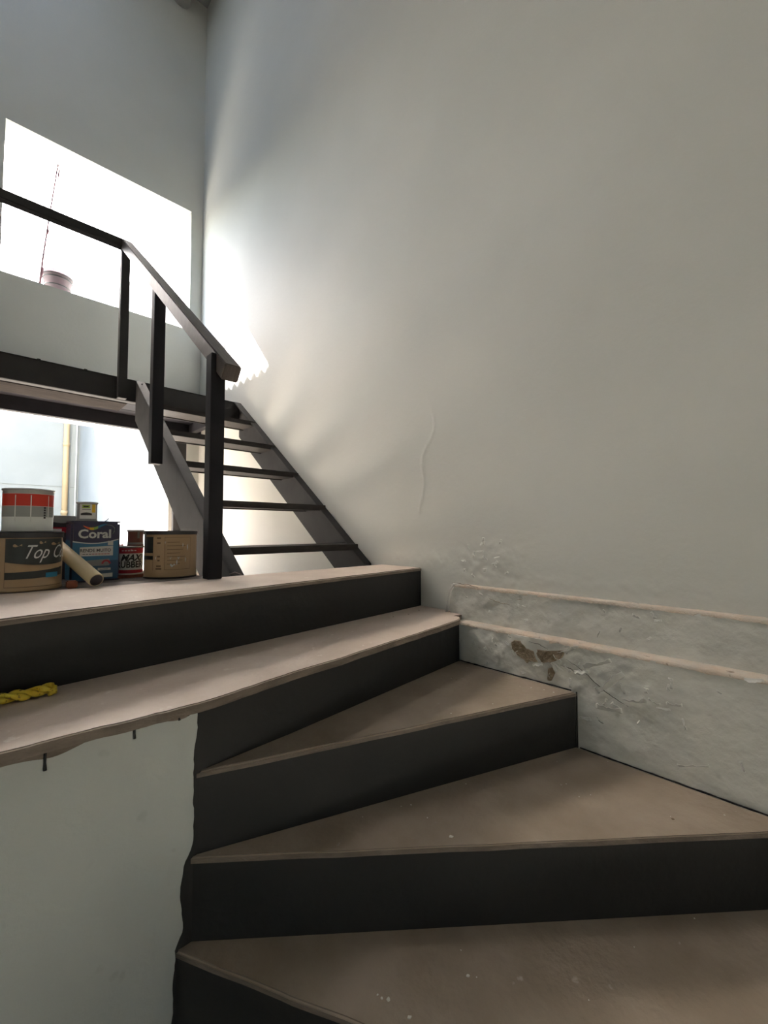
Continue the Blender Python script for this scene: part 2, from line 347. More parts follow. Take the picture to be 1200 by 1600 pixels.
step([(0.33, 0.97), (0.20, -0.6)], [(0.95, -0.9), (0.97, -0.25), (0.345, 0.98)], -1.050)
step([(0.05, 0.97), (-0.05, -0.6)], [(0.22, -0.62), (0.335, 0.975)], -1.225)
step([(-0.25, 0.97), (-0.32, -0.6)], [(-0.06, -0.62), (0.04, 0.975)], -1.400)
# plastered side of the flight, with its ragged painted right edge
b = MB()
def edge_x(z):
    pts = [(-0.376, .359), (-.51, .351), (-.66, .353), (-.678, .349), (-.702, .334), (-.764, .328), (-.835, .337), (-.862, .320), (-1.0, .317), (-1.6, .315)]
    base = pts[-1][1]
    for (za, xa), (zb, xb) in zip(pts, pts[1:]):
        if za >= z >= zb: base = xa + (xb - xa) * (za - z) / (za - zb)
    return base + 0.0035 * noise.fractal(Vector((z * 22, 5.0, 0)), 0.9, 2, 4)
def side(u, z):
    x = -2.0 + (edge_x(z) + 2.0) * u
    yy = 0.950 + 0.002 * noise.noise(Vector((x * 4, z * 4, 0))) + (0.0025 * math.sin((u - 0.96) / 0.04 * 9) * max(0, (u - 0.965) / 0.035) if u > 0.965 else 0)
    zt = z
    return (x, yy, zt)
us = lins(0.003, 0.8, 6) + lins(0.82, 1.0, 40)
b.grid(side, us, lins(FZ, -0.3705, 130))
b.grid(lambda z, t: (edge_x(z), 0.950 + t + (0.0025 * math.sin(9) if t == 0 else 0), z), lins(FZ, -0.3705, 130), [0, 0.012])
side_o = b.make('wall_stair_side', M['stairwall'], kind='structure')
# dark paint drips below the second tread's rim
for x, l in ((0.098, 0.030), (0.235, 0.022), (0.318, 0.012), (0.336, 0.008)):
    b = MB(); b.tube([(x, 0.9475, -0.372), (x, 0.9465, -0.386 - l * 0.6), (x + 0.0006, 0.946, -0.386 - l)], [0.0030, 0.0018, 0.0026], 8)
    b.make('paint_drip', M['riser'], side_o)
b = MB()
b.grid(lambda u, v: (u, 0.9465, -0.371 - v * (0.016 + 0.016 * max(0, noise.noise(Vector((u * 14, 2, 0))) + 0.25))), lins(-0.1, 0.335, 80), [0, 1])
b.make('paint_smear', M['rim'], side_o)

# ------------------------------------------------------------------ platform
pl = empty('mezzanine_platform', (0.3, 3.6, 0.86), 'dark steel mezzanine platform under the bright upper opening', 'platform')
PY = 3.2; PT = 1.012; PB = 0.862
b = MB(); b.box(-1.99, R - 0.002, PY, PY + 0.012, PB, PT, 0.002); b.box(-1.99, R - 0.002, PY, PY + 0.06, PT - 0.010, PT, 0.002); b.box(-1.99, R - 0.002, PY + 0.013, PY + 0.06, PB, PB + 0.010, 0.002)
for x in (0.24, 0.47): b.box(x - 0.009, x + 0.009, PY - 0.004, PY + 0.004, PT - 0.012, PT + 0.004, 0.002)
b.make('fascia_channel', M['steel'], pl)
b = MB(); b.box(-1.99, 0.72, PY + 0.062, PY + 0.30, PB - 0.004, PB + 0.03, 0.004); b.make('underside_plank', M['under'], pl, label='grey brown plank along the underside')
for i in range(4):
    y0 = PY + 0.062 + i * 0.203
    b = MB(); b.box(-1.99, R - 0.004, y0, y0 + 0.199, PT - 0.045, PT - 0.012, 0.002); b.make('deck_board', M['steel_dark'], pl)
for x in (-1.2, -0.3, 1.38):
    b = MB(); b.box(x, x + 0.05, PY + 0.31, D - 0.07, PB + 0.02, PT - 0.046, 0.002); b.make('joist', M['steel_dark'], pl)
b = MB(); b.box(-1.99, R - 0.004, D - 0.06, D - 0.002, PB, PT - 0.046, 0.002); b.make('back_beam', M['steel_dark'], pl)
b = MB(); b.box(1.25, 1.35, D - 0.11, D - 0.062, FL, PB, 0.003); b.box(1.225, 1.375, D - 0.125, D - 0.03, FL, FL + 0.012, 0.002); b.make('column', M['steel'], pl, label='dark steel column at the back wall')

# ------------------------------------------------------------------ open steel stair
st = empty('steel_staircase', (1.1, 1.6, LZ), 'dark open tread steel staircase climbing to the mezzanine platform', 'staircase')
SY0, SY1, SZ1 = 1.60, 3.19, 1.010; SL = (SZ1 - LZ) / (SY1 - SY0); VH = 0.275
SPL = 0.031
def stringer(x0, x1, y0=SY0, y1=SY1):
    sl = (SZ1 - LZ) / (y1 - y0)
    yb = y0 + VH / sl + (FL - LZ) / sl
    yz = [(y0, LZ), (y1, SZ1), (y1, SZ1 - VH), (max(yb, YB + 0.01), FL), (YB + 0.006, FL), (YB + 0.006, LZ)]
    if y0 > YB: yz = [(y0, LZ), (y1, SZ1), (y1, SZ1 - VH), (yb, FL), (y0, FL)]
    b = MB(); w = 0.012
    if x0 < 1: b.prism_x(yz, x0, x0 + w, 0.0015)
    else: b.prism_x(yz, x1 - w, x1, 0.0015)
    # flanges along the upper and lower edges (a channel lying on its web)
    d = Vector((0, y1 - y0, SZ1 - LZ)).normalized(); n = Vector((0, -d.z, d.y)); t = 0.010
    f = lambda p: (p[0], p[1])
    up = [(y0, LZ), (y1, SZ1), (y1, SZ1 - t / d.y), (y0 + t / d.z, LZ)]
    lo = [(yb - t / d.y / sl, FL), (y1, SZ1 - VH + t / d.y), (y1, SZ1 - VH), (yb, FL)]
    b.prism_x(up, x0, x1, 0.001)
    if x0 < 1:
        for v in b.bm.verts: v.co.x += SPL * (v.co.y - y0)
    o = b.make('stringer', M['steel'], st); return o
stringer(0.699, 0.752, 1.555)
stringer(1.440, 1.492, 1.640)
b = MB(); b.lathe([(0.005, 0), (0.005, 0.004), (0.003, 0.006)], 0.772, 3.13, 10)
for v in b.bm.verts: v.co.z += 0.972
b.make('bolt', M['steel_dark'], st)
for k in range(5):
    z = -0.075 + 0.22 * k; y = SY0 + (z - LZ) / SL - 0.005; TX = 0.712 + SPL * (y - 1.555)
    b = MB(); b.box(TX, 1.478, y, y + 0.21, z - 0.006, z, 0.002); b.box(TX, 1.478, y, y + 0.010, z - 0.032, z - 0.002, 0.002); b.box(TX, 1.478, y + 0.20, y + 0.21, z - 0.032, z - 0.002, 0.002)
    b.box(TX, 1.478, y + 0.01, y + 0.2, z - 0.026, z - 0.018)
    b.make('tread', M['ttread'], st)
b = MB(); b.tube([(0.70, 1.57, -0.168), (0.712, 1.552, -0.160), (0.724, 1.548, -0.165), (0.735, 1.543, -0.171)], 0.002, 6); b.make('wire_tie', M['plank'], st)

# ------------------------------------------------------------------ railing
rl = empty('stair_railing', (0.66, 2.4, LZ), 'dark steel railing with brownish sloping handrail above the steel staircase', 'railing')
b = MB(); b.box(0.592, 0.643, 1.505, 1.555, LZ, 0.640, 0.002); b.make('post', M['steel_dark'], rl)
b = MB(); b.box(0.650, 0.706, 2.43, 2.485, 0.350, 1.33, 0.002); b.make('post', M['steel_dark'], rl)
b = MB(); b.box(0.640, 0.690, 3.148, 3.198, 0.862, 1.865, 0.002); b.make('post', M['steel'], rl)
b = MB(); b.bar((0.668, 3.16, 1.893), (0.638, 1.44, 0.555), 0.060, 0.060, 0.004); b.make('handrail', M['railwood'], rl)
b = MB(); b.bar((0.690, 3.17, 1.893), (-1.99, 3.17, 1.893), 0.055, 0.055, 0.004); b.make('top_rail', M['steel'], rl)
for x in (-0.55, -1.75):
    b = MB(); b.box(x, x + 0.05, 3.148, 3.198, 0.862, 1.865, 0.002); b.make('post', M['steel'], rl)

# round beam at the ceiling
b = MB(); b.tube([(1.245, -2.6, 5.055), (1.245, 0.7, 5.055), (1.245, D, 5.055)], 0.09, 24)
b.make('trim_3', M['beam'], kind='structure')

# ------------------------------------------------------------------ yard outside
b = MB(); b.box(-6, 1.42, D + T, 10.1, FL - 0.16, FL - 0.01); b.make('ground', M['ground'], kind='structure')
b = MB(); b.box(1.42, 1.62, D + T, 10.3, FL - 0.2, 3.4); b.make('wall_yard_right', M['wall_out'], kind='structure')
b = MB(); b.box(-6, 1.42, 10.1, 10.3, FL - 0.2, 3.4); b.box(-6, 1.42, 10.085, 10.1, 0.83, 0.86); b.box(-6, 1.42, 10.09, 10.1, 0.42, 0.43); b.make('wall_yard_back', M['wall_out'], kind='structure')
b = MB(); b.tube([(1.205, 10.03, FL), (1.205, 10.03, 3.3)], 0.048, 16); 
pp = b.make('drain_pipe', M['pvc'], origin=(1.205, 10.03, LZ), label='tan vertical pipe on the pale yard wall seen below the platform', cat='pipe')
for z in (0.3, 1.6):
    b = MB(); b.tube([(1.205, 10.03, z), (1.205, 10.03, z + 0.07)], 0.056, 16); b.make('coupling', M['pvc'], pp)
b = MB(); b.tube([(1.37, 10.06, LZ), (1.37, 10.06, 3.3)], 0.012, 8); b.make('conduit', M['flake'], origin=(1.37, 10.06, LZ), label='thin pale conduit in the corner of the yard wall right of the tan pipe', cat='pipe')
# corrugated awning over the yard; its wavy eave cuts the sun patch on the right wall
AX, AZ = 0.40, 7.88
def corr(x, y):
    t = (y / 0.112) % 1.0; return AZ + (AX - x) * 0.06 + 0.030 * (abs(t - 0.5) * 4 - 1)
b = MB(); b.grid(lambda x, y: (x, y, corr(x, y)), [AX, -0.3, -1.1], [8.0 + 0.028 * k for k in range(105)], smooth=False)
aw = b.make('corrugated_awning', M['roof'], origin=(-0.3, 9.0, FL), label='corrugated grey awning sheet high over the yard outside the upper opening', cat='awning')
md = aw.modifiers.new('s', 'SOLIDIFY'); md.thickness = 0.006
for y in (8.15, 10.8):
    b = MB(); b.bar((AX - 0.1, y, AZ - 0.06), (-1.05, y, AZ + 0.02), 0.05, 0.05); b.make('rafter', M['steel'], aw)
    b = MB(); b.box(-1.05, -0.99, y - 0.03, y + 0.03, FL, AZ); b.make('post', M['steel'], aw)

# ------------------------------------------------------------------ tins and bits on the landing
P = lambda n, c, r=0.4, **k: mat(n, c, r, **k)
TM = dict(
 kraft=P('kraft_label', lin(176, 148, 112), 0.35), kdark=P('dark_label_print', lin(40, 46, 44), 0.3), kline=P('brown_print', lin(110, 86, 60), 0.4),
 lidblack=P('black_lid', lin(38, 38, 40), 0.4), tin=P('bare_tin', lin(170, 170, 165), 0.35, metal=0.6), white=P('white_label', lin(215, 218, 214), 0.35),
 grey=P('grey_label', lin(140, 145, 142), 0.4), red=P('red_label', lin(196, 48, 30), 0.35), crimson=P('crimson_label', lin(170, 28, 48), 0.35),
 black=P('black_print', lin(25, 25, 28), 0.4), navy=P('navy_label', lin(36, 34, 70), 0.35), blue=P('blue_label', lin(38, 108, 150), 0.35), deep=P('deep_blue_label', lin(30, 78, 112), 0.35),
 cyan=P('cyan_tag', lin(60, 150, 190), 0.35), yellow=P('yellow_print', lin(225, 190, 50), 0.4), green=P('green_print', lin(150, 180, 80), 0.4), orange=P('orange_print', lin(225, 95, 50), 0.4),
 brown=P('brown_label', lin(120, 72, 62), 0.4), tube=mat('cream_cardboard_tube', lin(206, 192, 152), 0.6, lin(192, 178, 140), 12), bagred=P('red_wrap', lin(214, 86, 74), 0.35),
 brick=mat('terracotta', lin(150, 92, 70), 0.9, lin(120, 70, 55), 30), strap=mat('yellow_webbing', lin(235, 215, 80), 0.6, lin(225, 190, 50), 60, col3=lin(120, 100, 40), scale3=120, thr3=0.6),
 chip=P('white_paint_chip', lin(225, 225, 218), 0.7), dark=P('dark_tin', lin(44, 40, 46), 0.4), stick=P('flare_paled_red_stick', lin(190, 140, 150), 0.6))  # stick red is paled, window flare put into its colour
bk = bpy.data.materials.new('translucent_white_bucket'); bk.use_nodes = True
_n = bk.node_tree.nodes; _b = _n['Principled BSDF']; _t = _n.new('ShaderNodeBsdfTranslucent'); _t.inputs[0].default_value = (0.9, 0.72, 0.76, 1)
_x = _n.new('ShaderNodeMixShader'); _x.inputs[0].default_value = 0.6; _b.inputs['Base Color'].default_value = (0.85, 0.80, 0.82, 1)  # near-white pink, the washed-out look of flare put into the bucket colour
bk.node_tree.links.new(_b.outputs[0], _x.inputs[1]); bk.node_tree.links.new(_t.outputs[0], _x.inputs[2]); bk.node_tree.links.new(_x.outputs[0], _n['Material Output'].inputs[0])

def cyl_map(cx, cy, r, a0):
    """s: arc length to the right seen from outside, centred on azimuth a0"""
    def f(s, z, e=0.0):
        a = a0 + s / r; return Vector((cx + (r + e) * math.cos(a), cy + (r + e) * math.sin(a), z))
    return f
def decal(parent, name, m, fn, s0, s1, z0, z1, e=0.0006, n=None, top=None, bot=None, label=None):
    """printed field bent round the tin; top / bot give wavy edges as functions of 0..1"""
    n = n or max(4, int(abs(s1 - s0) / 0.006)); b = MB()
    def g(u, v):
        zt = z1 + (top(u) if top else 0); zb = z0 + (bot(u) if bot else 0)
        return fn(s0 + (s1 - s0) * u, zb + (zt - zb) * v, e)
    b.grid(g, lins(0, 1, n), lins(0, 1, 3)); bmesh.ops.recalc_face_normals(b.bm, faces=b.bm.faces)
    return b.make(name, m, parent, label=label)
def text(parent, name, body, m, fn, s, z, size, e=0.0012, shear=0.0, sx=1.0, align='CENTER', bold=0.0, label=None):
    cu = bpy.data.curves.new('t', 'FONT'); cu.body = body; cu.size = size; cu.shear = shear; cu.align_x = align; cu.align_y = 'CENTER'; cu.offset = bold; cu.resolution_u = 3
    to = bpy.data.objects.new('t', cu); COL.objects.link(to)
    me = bpy.data.meshes.new_from_object(to.evaluated_get(bpy.context.evaluated_depsgraph_get()))
    bpy.data.objects.remove(to); bpy.data.curves.remove(cu)
    b = MB(); b.bm.from_mesh(me); bpy.data.meshes.remove(me)
    for v in b.bm.verts: v.co = fn(s + v.co.x * sx, z + v.co.y, e)
    return b.make(name, m, parent, label=label)
def can(name, label, cx, cy, z0, r, h, body, lid, group=None, rim=True, cat='can', lidlabel=None):
    o = empty(name, (cx, cy, z0), label, cat, group)
    z1 = z0 + h
    b = MB(); b.lathe([(r * 0.93, z0 + 0.003), (r + 0.0015, z0), (r + 0.0015, z0 + 0.004), (r, z0 + 0.006), (r, z1 - 0.008), (r - 0.001, z1 - 0.006)], cx, cy, 48); b.make('body', body, o)
    b = MB(); b.lathe([(r + 0.002, z1 - 0.007), (r + 0.003, z1 - 0.004), (r + 0.002, z1), (r - 0.003, z1), (r - 0.005, z1 - 0.006), (r * 0.78, z1 - 0.006), (r * 0.76, z1 - 0.002), (0.0001, z1 - 0.002)], cx, cy, 48)
    b.make('lid', lid, o, label=lidlabel)
    return o
pal = empty('wooden_pallet', (0.1, 1.85, FL), 'low brown wooden pallet behind the top step carrying the paint cans', 'pallet')
for k in range(5):
    b = MB(); b.box(-0.42, 0.63, YB + 0.006 + k * 0.105, YB + 0.106 + k * 0.105, LZ - 0.020, LZ - 0.001, 0.002); b.make('board', M['plank'], pal)
for x in (-0.41, 0.05, 0.52):
    b = MB(); b.box(x, x + 0.09, YB + 0.012, YB + 0.52, FL, LZ - 0.0205, 0.003); b.make('bearer', M['plank'], pal)
face = lambda cx, cy: math.atan2(-cy, -cx)   # azimuth of the side that looks towards the stairwell
# large kraft tin at the left, dark panel with script lettering
cx, cy, r = 0.112, 1.660, 0.086
c1 = can('paint_can', 'kraft beige paint can with dark label reading Top, under the red and white can', cx, cy, LZ, r, 0.170, TM['kraft'], TM['lidblack'], 'kraft beige paint cans', lidlabel='black lid')
f = cyl_map(cx, cy, r, face(cx, cy))
decal(c1, 'lid_band', TM['lidblack'], f, -0.27, 0.27, LZ + 0.152, LZ + 0.164, 0.0022, 60)
decal(c1, 'label_panel', TM['kdark'], f, -0.048, 0.105, LZ + 0.082, LZ + 0.150, top=lambda u: 0, bot=lambda u: -0.010 * math.sin(u * 2.6) + 0.002, label='dark green black printed panel')
decal(c1, 'label_panel', TM['kdark'], f, -0.048, 0.105, LZ + 0.035, LZ + 0.052, bot=lambda u: 0.006 * u * u, top=lambda u: 0.010 * u * u + 0.003, label='dark lower stripe')
decal(c1, 'label_line', TM['kline'], f, -0.048, 0.105, LZ + 0.012, LZ + 0.0135)
decal(c1, 'label_line', TM['kline'], f, -0.049, -0.048, LZ + 0.012, LZ + 0.150)
decal(c1, 'size_tag', TM['cyan'], f, 0.046, 0.084, LZ + 0.036, LZ + 0.050, 0.0014, label='small cyan tag')
text(c1, 'lettering', 'Top Coat', TM['white'], f, 0.062, LZ + 0.110, 0.056, shear=0.55, sx=0.66, e=0.0016, label='white script lettering Top Coat')
for k, (a_, w_) in enumerate(((0.028, 0.016), (0.060, 0.030), (-0.030, 0.020))): decal(c1, 'crest_mark', TM['kraft'], f, a_, a_ + w_, LZ + 0.136 - 0.004 * k, LZ + 0.140 - 0.004 * k, 0.0014, 8, top=lambda u: 0.003 * math.sin(u * 8), bot=lambda u: -0.002 * math.sin(u * 6))
# second kraft tin in front of the stair stringer, turned to its small print
cx, cy, r = 0.533, 1.712, 0.088
c2 = can('paint_can', 'scuffed kraft beige paint can with black lid touching the stair stringer', cx, cy, LZ, r, 0.172, TM['kraft'], TM['lidblack'], 'kraft beige paint cans', lidlabel='black lid')
f = cyl_map(cx, cy, r, face(cx, cy))
decal(c2, 'lid_band', TM['lidblack'], f, -0.27, 0.27, LZ + 0.158, LZ + 0.171, 0.0034, 60)
decal(c2, 'bottom_band', TM['lidblack'], f, -0.27, 0.27, LZ, LZ + 0.006, 0.0022, 60)
decal(c2, 'label_panel', TM['kdark'], f, -0.125, -0.062, LZ + 0.092, LZ + 0.150, label='dark printed panel')
decal(c2, 'label_panel', TM['kdark'], f, -0.125, -0.062, LZ + 0.068, LZ + 0.082, label='dark lower stripe')
for s0, s1, z0, z1 in ((-0.020, 0.072, 0.032, 0.0332), (-0.020, 0.072, 0.148, 0.1492), (-0.020, -0.0190, 0.032, 0.149), (0.071, 0.072, 0.032, 0.149), (-0.062, -0.061, 0.03, 0.155)):
    decal(c2, 'label_line', TM['kline'], f, s0, s1, LZ + z0, LZ + z1)
for k in range(7): decal(c2, 'print_line', TM['kline'], f, -0.012, 0.030 + 0.03 * ((k * 7) % 3) / 3, LZ + 0.052 + k * 0.013, LZ + 0.0535 + k * 0.013)
for z, w in ((0.146, 0.007), (0.128, 0.006), (0.08, 0.005), (0.066, 0.004), (0.036, 0.010), (0.046, 0.008)): decal(c2, 'print_icon', TM['kline'], f, -0.040 - w, -0.040 + w, LZ + z - 0.003, LZ + z + 0.0025, n=4)
for s, z, w, h in ((0.058, 0.112, 0.004, 0.016), (0.040, 0.120, 0.003, 0.010), (0.006, 0.048, 0.016, 0.006), (0.020, 0.058, 0.004, 0.014), (0.050, 0.066, 0.003, 0.013), (0.026, 0.074, 0.008, 0.004), (-0.05, 0.074, 0.004, 0.006), (-0.018, 0.130, 0.003, 0.003), (0.0, 0.074, 0.006, 0.003)):
    decal(c2, 'paint_scuff', TM['white'], f, s - w / 2, s + w / 2, LZ + z - h / 2, LZ + z + h / 2, 0.0014, 6, top=lambda u: 0.003 * math.sin(u * 9), bot=lambda u: 0.004 * math.sin(u * 7 + 2), label='white paint scuff')
b = MB(); b.tube([(cx - 0.089, cy - 0.012, LZ + 0.165), (cx - 0.092, cy - 0.02, LZ + 0.158), (cx - 0.0905, cy - 0.014, LZ + 0.150)], 0.003, 8); b.make('handle_lug', TM['tin'], c2)
# red and white can on top
cx, cy, r = 0.1145, 1.685, 0.0605; z0 = LZ + 0.170
c3 = can('paint_can', 'white and grey paint can with red band standing on the kraft can', cx, cy, z0, r, 0.128, TM['white'], TM['tin'])
f = cyl_map(cx, cy, r, face(cx, cy))
decal(c3, 'red_band', TM['red'], f, -0.19, 0.19, z0 + 0.076, z0 + 0.112, n=50, label='red printed band')
decal(c3, 'grey_band', TM['grey'], f, -0.19, 0.19, z0 + 0.044, z0 + 0.075, n=50, label='grey printed band')
decal(c3, 'grey_band', TM['tin'], f, -0.19, 0.19, z0 + 0.113, z0 + 0.123, n=50)
for k in range(5): decal(c3, 'mark', TM['black'], f, 0.037, 0.043, z0 + 0.069 - k * 0.0075, z0 + 0.074 - k * 0.0075, 0.0012, 3)
for k in range(6): decal(c3, 'print_line', TM['black'], f, 0.052, 0.066 - 0.003 * (k % 2), z0 + 0.045 + k * 0.005, z0 + 0.0455 + k * 0.005)
for s in (-0.032, 0.004, 0.05): decal(c3, 'painted_gloss', TM['white'], f, s, s + 0.0025, z0 + 0.03, z0 + 0.108, 0.0012, 3)  # white strips painted on as highlights of the curved side
# neighbour at the frame's edge: dark can on a second kraft can
c4 = can('paint_can', 'kraft beige paint can at the far left beneath the dark can with a handle', -0.082, 1.715, LZ, 0.086, 0.170, TM['kraft'], TM['lidblack'])
cx, cy, r = -0.012, 1.735, 0.055
c5 = can('paint_can', 'dark paint can with a wire handle and orange print, left of the red banded can', cx, cy, LZ + 0.170, r, 0.132, TM['dark'], TM['tin'])
f = cyl_map(cx, cy, r, face(cx, cy) + 0.8)
decal(c5, 'orange_print', TM['orange'], f, -0.03, 0.04, LZ + 0.235, LZ + 0.265, label='orange printed patch'); decal(c5, 'white_print', TM['white'], f, -0.03, 0.04, LZ + 0.195, LZ + 0.225)
b = MB(); b.tube([(cx + 0.05, cy - 0.035, LZ + 0.285), (cx + 0.054, cy - 0.042, LZ + 0.25), (cx + 0.045, cy - 0.05, LZ + 0.215), (cx + 0.02, cy - 0.062, LZ + 0.20)], 0.0022, 8); b.make('handle', TM['tin'], c5)
# grey lidded can behind
cx, cy, r = 0.198, 1.955, 0.080
c6 = can('paint_can', 'tall dark paint can with pale grey lid standing behind the kraft can', cx, cy, LZ, r, 0.226, TM['dark'], TM['grey'])
f = cyl_map(cx, cy, r, face(cx, cy)); decal(c6, 'lid_band', TM['grey'], f, -0.25, 0.25, LZ + 0.203, LZ + 0.222, 0.003, 50, bot=lambda u: 0.004 * math.sin(u * 31))
decal(c6, 'red_print', TM['crimson'], f, -0.02, 0.055, LZ + 0.165, LZ + 0.185, label='crimson print'); decal(c6, 'white_print', TM['white'], f, 0.0, 0.03, LZ + 0.170, LZ + 0.179, 0.0012)
# square blue tin
X0, X1, Y0, Y1, h = 0.228, 0.370, 1.732, 1.845, 0.205
sq = empty('square_tin', ((X0 + X1) / 2, (Y0 + Y1) / 2, LZ), 'square blue paint tin with white lettering and rainbow swoosh beside the cream tube', 'tin')
b = MB(); b.box(X0, X1, Y0, Y1, LZ + 0.002, LZ + h - 0.003, 0.007); b.make('body', TM['navy'], sq)
b = MB(); b.box(X0 - .001, X1 + .001, Y0 - .001, Y1 + .001, LZ + h - 0.005, LZ + h, 0.002); b.make('rim', TM['navy'], sq)
b = MB(); b.box(X0 - .001, X1 + .001, Y0 - .001, Y1 + .001, LZ, LZ + 0.004, 0.0015); b.make('rim', TM['navy'], sq)
XM = (X0 + X1) / 2
def fl(s, z, e=0.0): return Vector((XM + s, Y0 - e, z))
def flr(s, z, e=0.0): return Vector((X0 - e, (Y0 + Y1) / 2 - s, z))
wv = lambda u: -0.010 * math.sin(u * math.pi) + 0.006 * (u - 0.3)
decal(sq, 'blue_field', TM['blue'], fl, -0.066, 0.066, LZ + 0.005, LZ + 0.140, n=24, top=wv, label='blue printed field')
decal(sq, 'blue_field', TM['deep'], fl, -0.066, 0.066, LZ + 0.005, LZ + 0.070, 0.0009, label='deeper blue lower field')
decal(sq, 'blue_field', TM['blue'], flr, -0.050, 0.050, LZ + 0.006, LZ + 0.140)
decal(sq, 'swoosh', TM['white'], fl, -0.066, 0.066, LZ + 0.136, LZ + 0.1395, 0.0012, 24, top=wv, bot=wv, label='white wave line')
text(sq, 'lettering', 'Coral', TM['white'], fl, -0.004, LZ + 0.160, 0.041, sx=1.02, bold=0.0012, label='white lettering Coral')
def arc(c, m, s0, s1, zc, amp, th, ph): decal(sq, c, m, fl, s0, s1, zc, zc + th, 0.0011, 14, top=lambda u: amp * math.sin((u + ph) * math.pi) , bot=lambda u: amp * math.sin((u + ph) * math.pi), label=c.replace('_', ' '))
for nm, m, a, c_ in (('orange_swoosh', TM['orange'], -0.038, -0.020), ('yellow_swoosh', TM['yellow'], -0.020, -0.008), ('green_swoosh', TM['green'], -0.008, 0.004), ('blue_swoosh', TM['blue'], 0.004, 0.030)):
    g = lambda s: 0.189 - 0.010 * math.sin((s + 0.038) / 0.05 * math.pi) if s < 0.012 else 0.189 + 0.006 * math.sin((s - 0.012) / 0.04 * math.pi)
    ww = lambda s: 0.0095 * max(0.15, math.sin((s + 0.045) / 0.082 * math.pi))
    bb = MB(); bb.grid(lambda u, v: fl(a + (c_ - a) * u, LZ + g(a + (c_ - a) * u) - ww(a + (c_ - a) * u) * (v - 0.5), 0.0012), lins(0, 1, 8), [0, 1]); bb.make(nm, m, sq, label=nm.replace('_', ' '))
b = MB(); b.tube([fl(0.028, LZ + 0.193, 0.001), fl(0.044, LZ + 0.191, 0.001), fl(0.053, LZ + 0.182, 0.001), fl(0.052, LZ + 0.170, 0.001), fl(0.047, LZ + 0.160, 0.001)], [0.001, 0.0012, 0.0018, 0.0022, 0.001], 6); b.make('figure_emblem', TM['grey'], sq)
decal(sq, 'name_plate', TM['white'], fl, -0.046, 0.050, LZ + 0.086, LZ + 0.116, 0.0012, bot=lambda u: 0.0, top=lambda u: 0.004 * u, label='white name plate')
text(sq, 'lettering', 'RENDE MUITO', TM['black'], fl, -0.001, LZ + 0.1045, 0.0148, sx=0.92, e=0.0018, bold=0.0003, label='dark lettering RENDE MUITO')
for k in range(9): decal(sq, 'print_line', TM['crimson'] if k > 2 else TM['black'], fl, -0.038 + k * 0.0088, -0.031 + k * 0.0088, LZ + 0.0912, LZ + 0.0934, 0.0018, 3)
decal(sq, 'seal', TM['white'], fl, 0.034, 0.050, LZ + 0.122, LZ + 0.137, 0.0012, n=4)
decal(sq, 'print_field', TM['grey'], fl, -0.040, 0.040, LZ + 0.052, LZ + 0.070, 0.0013, top=lambda u: 0.005 * u, label='grey printed strip')
b = MB(); b.grid(lambda a, q: fl(0.030 + q * math.cos(a), LZ + 0.058 + q * math.sin(a), 0.0018), lins(0, math.pi, 14), [0.008, 0.014]); b.make('gauge_mark', TM['crimson'], sq)
decal(sq, 'print_field', TM['white'], fl, 0.006, 0.044, LZ + 0.036, LZ + 0.044, 0.0013, n=4, label='small white strip'); decal(sq, 'print_field', TM['white'], fl, -0.010, 0.050, LZ + 0.012, LZ + 0.023, 0.0013, n=4, top=lambda u: 0.003 * u, label='white strip at the base')
decal(sq, 'print_line', TM['deep'], fl, 0.012, 0.036, LZ + 0.039, LZ + 0.0405, 0.0018, 3)
b = MB(); b.tube([(XM + 0.030, 1.77, LZ + h), (XM + 0.036, 1.77, LZ + h + 0.004), (XM + 0.043, 1.77, LZ + h + 0.012)], 0.0012, 6); b.make('wire_handle_end', TM['dark'], sq)
# small tin on the square tin
cx, cy, r = 0.277, 1.775, 0.0295; z0 = LZ + h
c7 = can('small_can', 'small grey can with yellow and green print on top of the square blue tin', cx, cy, z0, r, 0.066, TM['grey'], TM['tin'])
f = cyl_map(cx, cy, r, face(cx, cy))
decal(c7, 'label_panel', TM['white'], f, -0.022, 0.030, z0 + 0.008, z0 + 0.058); decal(c7, 'green_print', TM['green'], f, -0.014, 0.008, z0 + 0.044, z0 + 0.056, 0.0012, label='green block'); decal(c7, 'yellow_print', TM['yellow'], f, 0.014, 0.026, z0 + 0.030, z0 + 0.058, 0.0012, label='yellow block')
decal(c7, 'dark_print', TM['black'], f, -0.018, 0.014, z0 + 0.020, z0 + 0.026, 0.0012, top=lambda u: 0.004 * math.sin(u * 3.1)); decal(c7, 'print_line', TM['black'], f, -0.014, 0.010, z0 + 0.039, z0 + 0.041, 0.0012)
decal(c7, 'print_line', TM['black'], f, -0.010, 0.004, z0 + 0.048, z0 + 0.052, 0.0018, 4)
# red and white mastic can on its board, small brown can above
bd = MB(); bd.box(0.335, 0.470, 1.76, 1.885, LZ, LZ + 0.010, 0.002); bd.make('wooden_board', TM['brick'], origin=(0.42, 1.8, LZ), label='small reddish board under the red and white can', cat='board')
cx, cy, r = 0.422, 1.822, 0.044; z0 = LZ + 0.010
c8 = can('paint_can', 'white can with crimson bands and bold black lettering, behind the scuffed kraft can', cx, cy, z0, r, 0.105, TM['white'], TM['tin'])
f = cyl_map(cx, cy, r, face(cx, cy))
decal(c8, 'crimson_band', TM['crimson'], f, -0.135, 0.135, z0 + 0.078, z0 + 0.098, n=40, label='crimson upper band'); decal(c8, 'crimson_band', TM['crimson'], f, -0.135, 0.135, z0 + 0.004, z0 + 0.017, n=40, label='crimson lower band')
text(c8, 'lettering', 'MAXI', TM['black'], f, -0.030, z0 + 0.061, 0.032, shear=0.35, sx=0.95, align='LEFT', bold=0.0012, label='bold black lettering MAXI')
